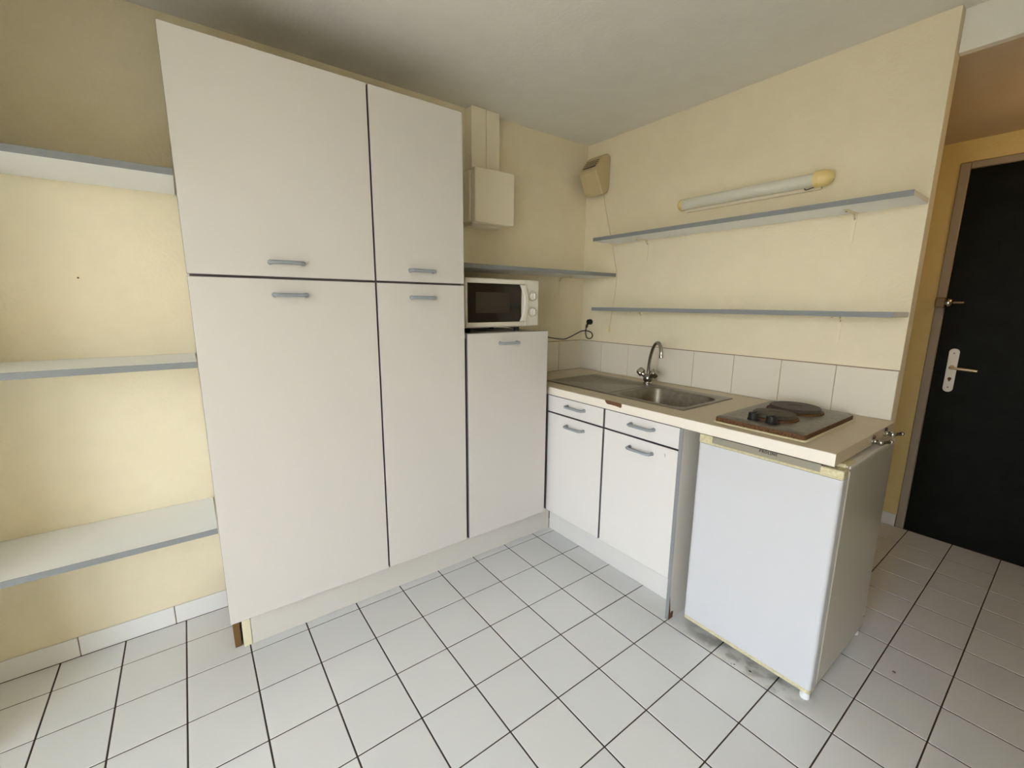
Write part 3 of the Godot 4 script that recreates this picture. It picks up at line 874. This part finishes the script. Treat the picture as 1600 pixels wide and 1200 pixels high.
# ---------------------------------------------------------------- the room
func room():
	var rng := RandomNumberGenerator.new()
	rng.seed = 7
	var x_left := -1.9
	var z_front := 4.0
	# floor slab (its top is the grout bed) and one tile per piece
	var floor_ := struct("floor", bx(-2.15, 3.6, -0.20, -0.0013, -0.60, 4.2), M.grout)
	var xs := []
	var zs := []
	var gx := [-2.857, -1.956, -1.015, -0.03, 0.964, 1.98, 2.983, 3.98, 4.988, 5.989, 6.987, 8.004, 8.988, 9.991, 11.001, 12.0, 13.002, 14.0, 15.0]
	for v in gx: xs.append(v * 0.21)
	for k in 2: xs.insert(0, xs[0] - 0.199)
	var gz := [-1.856, -1.09, -0.077, 0.954, 2.011, 3.038, 4.056, 5.076, 6.085, 7.026, 7.94, 8.88]
	for v in gz: zs.append(v * 0.21)
	xs.append(3.386)
	var far := mb()
	for i in xs.size() - 1:
		for j in zs.size() - 1:
			var x0: float = xs[i] + 0.0026
			var x1: float = xs[i + 1] - 0.0026
			var z0: float = zs[j] + 0.0021
			var z1: float = zs[j + 1] - 0.0021
			if j == 0: z0 = WB + 0.009
			if x0 > -0.03 and x1 < 1.60 and z1 < -0.09: continue      # wholly under the cupboards
			if x0 > 1.62 and z1 < 0.86: continue                       # wholly under the sink unit and behind the sink wall
			if x0 > 2.1 and z1 < 0.96: continue
			if z0 < WEND and x0 < WR and x1 > WR + 0.07 and false: continue
			var parts := [[x0, x1, z0, z1]]
			if x0 < WR + 0.07 and x1 > WR and z0 < WEND:
				parts = []
				if x1 > WR + 0.075: parts.append([maxf(x0, WR + 0.072), x1, z0, z1])
				if x0 < WR - 0.01: parts.append([x0, minf(x1, WR - 0.002), z0, z1])
				if z1 > WEND + 0.012 and x0 < WR - 0.01 and x1 > WR + 0.075:
					# the tile cut round the end of the sink wall
					parts = []
					var cut := mb()
					prism(cut, PackedVector2Array([Vector2(z0, x0), Vector2(z0, WR - 0.002), Vector2(WEND + 0.011, WR - 0.002), Vector2(WEND + 0.011, WR + 0.073), Vector2(z0, WR + 0.073), Vector2(z0, x1), Vector2(z1, x1), Vector2(z1, x0)]), 1, -0.010, 0.0, 0.0)
					struct("tile", cut, M.tile, floor_)
			for p in parts:
				if p[1] - p[0] < 0.01 or p[3] - p[2] < 0.01: continue
				var st := mb()
				var dy := rng.randf_range(-0.0003, 0.0002)
				cbox(st, Vector3(p[0], -0.010, p[2]), Vector3(p[1], dy, p[3]), 0.0009)
				struct("tile", st, [M.tile, M.tile, M.tile_b, M.tile_c][rng.randi() % 4], floor_)
	# the rest of the floor, outside the picture, as one part
	far = mb()
	var z := 1.8665
	while z < 3.99:
		var x := -1.89
		while x < 3.3:
			cbox(far, Vector3(x + 0.0024, -0.010, z + 0.0016), Vector3(minf(x + 0.207, 3.38), 0.0, minf(z + 0.208, 3.995)), 0.0009)
			x += 0.21
		z += 0.21
	z = -0.38
	while z < 1.80:
		var x := -1.89
		while x < -1.02:
			cbox(far, Vector3(x + 0.0024, -0.010, z + 0.0016), Vector3(minf(x + 0.207, -1.002), 0.0, minf(z + 0.208, 1.862)), 0.0009)
			x += 0.21
		z += 0.21
	struct("outer_tiles", far, M.tile, floor_).set_meta("kind", "stuff")
	# walls with thickness
	var wb := struct("wall_back", bx(-2.15, 3.6, -0.0, 2.6, -0.60, WB), M.wall)
	var nail := mb()
	lathe(nail, Transform3D(Basis(Quaternion(Vector3.UP, Vector3.BACK)), Vector3(-0.372, 1.443, WB)), [Vector2(0.003, 0.0), Vector2(0.0025, 0.0008), Vector2(0.0, 0.001)], 10)
	struct("nail_hole", nail, M.chip, wb)
	var wr := struct("wall_right", bx(WR, WR + 0.07, 0.0, CEIL, WB, WEND, 0.001), M.wall)
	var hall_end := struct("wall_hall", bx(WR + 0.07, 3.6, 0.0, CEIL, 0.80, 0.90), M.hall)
	# door wall: pieces round the opening
	var dw := mb()
	var dz0 := 1.214
	var dz1 := 2.10
	var dy := 2.135
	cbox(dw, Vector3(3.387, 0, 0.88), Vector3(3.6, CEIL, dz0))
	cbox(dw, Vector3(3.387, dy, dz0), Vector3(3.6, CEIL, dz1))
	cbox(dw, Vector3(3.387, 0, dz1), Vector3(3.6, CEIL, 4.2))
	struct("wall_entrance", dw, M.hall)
	# left wall with the tall window opening, front wall, unseen niche return and block that shade the room
	var wz0 := 1.20; var wz1 := 3.10; var wy0 := 0.06; var wy1 := 2.16
	var lw := mb()
	cbox(lw, Vector3(x_left - 0.25, 0, -0.60), Vector3(x_left, CEIL, wz0))
	cbox(lw, Vector3(x_left - 0.25, 0, wz1), Vector3(x_left, CEIL, 4.2))
	cbox(lw, Vector3(x_left - 0.25, 0, wz0), Vector3(x_left, wy0, wz1))
	cbox(lw, Vector3(x_left - 0.25, wy1, wz0), Vector3(x_left, CEIL, wz1))
	struct("wall_left", lw, M.wall)
	struct("wall_front", bx(-2.15, 3.6, 0, CEIL, z_front, z_front + 0.2), M.wall)
	var nw := bx(-0.90, -0.80, 0, CEIL, WB, 0.10)  # unseen return, placed to darken the left of the shelf wall
	cbox(nw, Vector3(-0.80, 1.80, WB), Vector3(-0.50, CEIL, 0.45))  # out-of-view boxing, placed to darken the upper left back wall
	struct("unseen_wall_niche", nw, M.wall)
	struct("unseen_wall_block", bx(0.42, 3.387, 0, CEIL, 1.95, z_front), M.wall)  # unseen block, placed to darken the hall and the floor by the fridge
	struct("ceiling", bx(-2.15, 3.6, CEIL, 2.6, -0.60, 4.2), M.ceil)
	# lower hall ceiling and the white beam face over the opening
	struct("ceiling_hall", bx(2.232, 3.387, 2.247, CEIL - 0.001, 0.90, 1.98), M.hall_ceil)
	struct("trim_1", bx(2.200, 2.2315, 2.247, CEIL - 0.0005, WEND + 0.001, 1.98), M.ceil)
	# window, out of view, placed to light the room from the left
	var win := mb()
	for q in [[wz0, wz0 + 0.06, wy0, wy1], [wz1 - 0.06, wz1, wy0, wy1], [(wz0 + wz1) / 2 - 0.05, (wz0 + wz1) / 2 + 0.05, wy0 + 0.06, wy1 - 0.06], [wz0 + 0.06, wz1 - 0.06, wy0, wy0 + 0.06], [wz0 + 0.06, wz1 - 0.06, wy1 - 0.06, wy1]]:
		cbox(win, Vector3(x_left - 0.17, q[2], q[0]), Vector3(x_left - 0.11, q[3], q[1]), 0.003)
	var w1 := struct("window_1", win, M.pvc)
	struct("pane", bx(x_left - 0.145, x_left - 0.141, wy0 + 0.06, wy1 - 0.06, wz0 + 0.06, (wz0 + wz1) / 2 - 0.05), M.pane, w1)
	struct("pane", bx(x_left - 0.145, x_left - 0.141, wy0 + 0.06, wy1 - 0.06, (wz0 + wz1) / 2 + 0.05, wz1 - 0.06), M.pane, w1)
	# skirting tiles
	var sk := struct("baseboard_back", bx(-0.80, -0.058, 0.001, 0.080, WB, WB + 0.0035), M.grout_line)
	for q in [[-0.799, -0.5445], [-0.5415, -0.248], [-0.245, -0.0585]]:
		struct("tile", bx(q[0], q[1], 0.0015, 0.082, WB + 0.002, WB + 0.0095, 0.0015), M.tile_c, sk)
	sk = struct("baseboard_hall", bx(3.382, 3.387, 0.001, 0.078, 0.90, dz0 - 0.001), M.grout_line)
	for q in [[0.901, 1.010], [1.012, dz0 - 0.002]]:
		struct("tile", bx(3.3775, 3.385, 0.001, 0.080, q[0], q[1], 0.0015), M.tile_b, sk)
	struct("baseboard_right", bx(WR - 0.008, WR + 0.0715, 0.001, 0.090, WEND, WEND + 0.009, 0.002), M.tile_c)
	# backsplash
	var zj := [-0.382, -0.189, 0.034, 0.257, 0.481, 0.703, 0.926, 1.144, WEND]
	var bs := struct("trim_2", bx(WR - 0.0035, WR, 0.9155, 1.1165, WB + 0.009, WEND), M.wall_grout)
	for i in zj.size() - 1:
		struct("tile", bx(WR - 0.0085, WR - 0.001, 0.9165, 1.1155, zj[i] + 0.0014, zj[i + 1] - 0.0014, 0.0012), M.wall_tile, bs)
	struct("joint", bx(WR - 0.0048, WR, 1.1158, 1.1185, WB + 0.009, WEND), M.grout_line, bs)
	bs = struct("trim_3", bx(1.46, WR, 0.9155, 1.1165, WB, WB + 0.0035), M.wall_grout)
	for q in [[1.46, 1.492], [1.494, 1.714], [1.717, 1.937], [1.940, WR - 0.0015]]:
		struct("tile", bx(q[0], q[1], 0.9165, 1.1155, WB + 0.001, WB + 0.0085, 0.0012), M.wall_tile, bs)
	struct("joint", bx(1.46, WR - 0.0088, 1.1158, 1.1185, WB, WB + 0.0048), M.grout_line, bs)

func entrance_door():
	var dz0 := 1.214
	var dz1 := 2.10
	var st := mb()
	cbox(st, Vector3(3.375, 0.001, dz0 + 0.0005), Vector3(3.46, 2.134, dz0 + 0.042), 0.004)
	cbox(st, Vector3(3.375, 0.001, dz1 - 0.042), Vector3(3.46, 2.134, dz1 - 0.0005), 0.004)
	cbox(st, Vector3(3.375, 2.098, dz0 + 0.042), Vector3(3.46, 2.134, dz1 - 0.042), 0.004)
	var d := struct("door_1", st, M.frame)
	struct("leaf", bx(3.388, 3.428, 0.004, 2.096, dz0 + 0.0435, dz1 - 0.0435, 0.002), M.door, d)
	# long plate with lever
	st = mb()
	var out := PackedVector2Array()
	for v in rrect(1.013, 1.330, 0.124, 0.0215, 0.0205, 6): out.append(v)
	prism(st, out, 0, 3.3875, 3.3845, 0.0008)
	var plate := struct("handle_plate", st, M.plate, d)
	for y in [1.110, 0.915]:
		st = mb()
		lathe(st, Transform3D(Basis(Quaternion(Vector3.UP, Vector3.LEFT)), Vector3(3.3846, y, 1.330)), [Vector2(0.0045, 0.0), Vector2(0.0035, 0.0012), Vector2(0.0, 0.0014)], 12)
		struct("screw", st, M.grip, plate)
	st = mb()
	lathe(st, Transform3D(Basis(Quaternion(Vector3.UP, Vector3.LEFT)), Vector3(3.3846, 0.965, 1.330)), [Vector2(0.0085, 0.0), Vector2(0.0080, 0.0016), Vector2(0.0, 0.0018)], 16)
	cbox(st, Vector3(3.3830, 0.950, 1.3262), Vector3(3.3846, 0.966, 1.3338), 0.0004)
	struct("keyhole", st, M.chip, plate)
	st = mb()
	var a := Vector3(3.3845, 1.030, 1.330)
	lathe(st, Transform3D(Basis(Quaternion(Vector3.UP, Vector3.LEFT)), a), [Vector2(0.0, 0.0), Vector2(0.0125, 0.0), Vector2(0.0115, 0.008), Vector2(0.0095, 0.012), Vector2(0.0095, 0.030), Vector2(0.0, 0.030)], 16)
	tube(st, spline([a + Vector3(-0.024, 0, 0), a + Vector3(-0.040, 0.0, 0.006), a + Vector3(-0.046, -0.001, 0.030), a + Vector3(-0.047, -0.003, 0.070), a + Vector3(-0.047, -0.005, 0.108)]), 0.0075, 12)
	struct("lever", st, M.brass, d)
	# surface lock on the frame
	st = mb()
	cbox(st, Vector3(3.340, 1.362, 1.217), Vector3(3.3746, 1.420, 1.262), 0.006)
	lathe(st, Transform3D(Basis(Quaternion(Vector3.UP, Vector3.BACK)), Vector3(3.356, 1.392, 1.264)), [Vector2(0.0, 0.0), Vector2(0.016, 0.0), Vector2(0.027, 0.006), Vector2(0.027, 0.022), Vector2(0.014, 0.028), Vector2(0.0, 0.028)], 18)
	tube(st, [Vector3(3.356, 1.392, 1.288), Vector3(3.356, 1.391, 1.335)], 0.009, 12)
	struct("latch", st, M.chrome, d)
	# threshold behind
	struct("wall_landing", bx(3.6, 3.75, 0, 2.4, 0.9, 2.4), M.hall)

func unseen_hall_lamp():  # lamp out of view, placed to warm the entrance hall
	var t := thing("unseen_wall_lamp", "unseen wall lamp, out of view, placed to light the entrance hall", "lamp", Vector3(2.85, 1.90, 1.949))
	var q := Basis(Quaternion(Vector3.UP, Vector3.FORWARD))
	var st := mb()
	lathe(st, Transform3D(q, Vector3(2.85, 1.90, 1.949)), [Vector2(0.0, 0.0), Vector2(0.05, 0.0), Vector2(0.05, 0.012), Vector2(0.03, 0.018), Vector2(0.0, 0.018)], 24)
	build("base", st, M.plastic, t)
	st = mb()
	lathe(st, Transform3D(q, Vector3(2.85, 1.90, 1.932)), [Vector2(0.0, 0.0), Vector2(0.036, 0.0), Vector2(0.052, 0.022), Vector2(0.055, 0.045), Vector2(0.050, 0.070), Vector2(0.034, 0.090), Vector2(0.0, 0.098)], 24)
	build("unseen_globe_bulb", st, M.unseen_lamp_glow, t)

func stains():
	# grime on the tiles along the fridge, where no mop reaches, and a few specks; each is a part of the floor
	var fl := get_node("floor")
	var n := FastNoiseLite.new()
	n.seed = 12
	n.frequency = 0.035
	n.fractal_octaves = 4
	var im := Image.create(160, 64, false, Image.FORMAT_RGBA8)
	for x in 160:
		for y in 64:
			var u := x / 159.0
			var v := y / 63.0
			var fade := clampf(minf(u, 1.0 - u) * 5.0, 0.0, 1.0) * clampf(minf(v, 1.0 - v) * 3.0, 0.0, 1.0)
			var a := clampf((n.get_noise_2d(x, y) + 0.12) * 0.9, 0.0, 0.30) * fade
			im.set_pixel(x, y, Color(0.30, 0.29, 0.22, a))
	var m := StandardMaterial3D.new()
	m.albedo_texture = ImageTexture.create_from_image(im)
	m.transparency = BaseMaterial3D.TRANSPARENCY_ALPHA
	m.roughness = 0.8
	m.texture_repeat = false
	var st := SurfaceTool.new()
	st.begin(Mesh.PRIMITIVE_TRIANGLES)
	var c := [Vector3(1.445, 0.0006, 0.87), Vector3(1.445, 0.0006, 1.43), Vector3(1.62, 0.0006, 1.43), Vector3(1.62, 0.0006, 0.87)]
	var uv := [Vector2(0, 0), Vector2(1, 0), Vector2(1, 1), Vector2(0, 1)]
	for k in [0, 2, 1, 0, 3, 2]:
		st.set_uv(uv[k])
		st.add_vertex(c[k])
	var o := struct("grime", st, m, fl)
	for p in [[1.942, 1.528, 0.0042], [1.500, 1.201, 0.0040], [1.484, 1.149, 0.0026], [1.479, 1.140, 0.0018]]:
		st = mb()
		lathe(st, Transform3D(Basis.from_scale(Vector3(1, 1, 1.4)), Vector3(p[0], 0.0002, p[1])), [Vector2(p[2], 0.0), Vector2(p[2] * 0.8, p[2] * 0.3), Vector2(0.0, p[2] * 0.4)], 9)
		struct("speck", st, M.dirt, fl)
	# a scuff on the right-hand door of the sink cabinet
	var d := get_node("sink_cabinet/door_001")
	st = mb()
	prism(st, PackedVector2Array([Vector2(0.749, 0.776), Vector2(0.740, 0.781), Vector2(0.728, 0.780), Vector2(0.738, 0.7785)]), 0, 1.4868, 1.4872)
	build("scuff", st, M.chip, d)

func _ready():
	# ---- camera
	var cam := Camera3D.new()
	cam.name = "camera"
	cam.fov = rad_to_deg(2.0 * atan(600.0 / 677.835))
	cam.near = 0.02
	cam.position = Vector3(-0.0834, 1.3669, 1.7931)
	cam.rotation = Vector3(-0.1837, -0.6421, 0.0086)
	add_child(cam)
	cam.current = true
	# ---- sky and exposure
	var we := WorldEnvironment.new()
	we.name = "environment"
	var env := Environment.new()
	env.background_mode = Environment.BG_SKY
	var sky := Sky.new()
	var sm := ProceduralSkyMaterial.new()
	sm.sky_top_color = Color(0.76, 0.81, 0.89)
	sm.sky_horizon_color = Color(0.95, 0.955, 0.965)
	sm.ground_horizon_color = Color(0.66, 0.65, 0.62)
	sm.ground_bottom_color = Color(0.54, 0.53, 0.50)
	sm.sky_energy_multiplier = 1.0
	sky.sky_material = sm
	env.sky = sky
	env.tonemap_mode = Environment.TONE_MAPPER_LINEAR
	env.tonemap_exposure = 18.6
	env.sdfgi_enabled = true
	env.ssao_enabled = true
	env.ssil_enabled = true
	we.environment = env
	add_child(we)
	# ---- unseen warm lamp beyond the right edge of the picture, placed to light the hall (its fitting is built in unseen_hall_lamp)
	var ol := OmniLight3D.new()
	ol.name = "unseen_hall_lamp_glow"
	ol.position = Vector3(2.85, 1.90, 1.885)
	ol.light_color = Color(1.0, 0.84, 0.60)
	ol.light_energy = 0.0036
	ol.light_size = 0.05
	ol.omni_range = 8.0
	ol.omni_attenuation = 2.0
	ol.shadow_enabled = true
	add_child(ol)
	make_materials()
	room()
	entrance_door()
	tall_cabinets()
	sink_unit()
	worktop()
	sink()
	hob()
	fridge()
	microwave()
	wall_fittings()
	shelves()
	stains()
	unseen_hall_lamp()
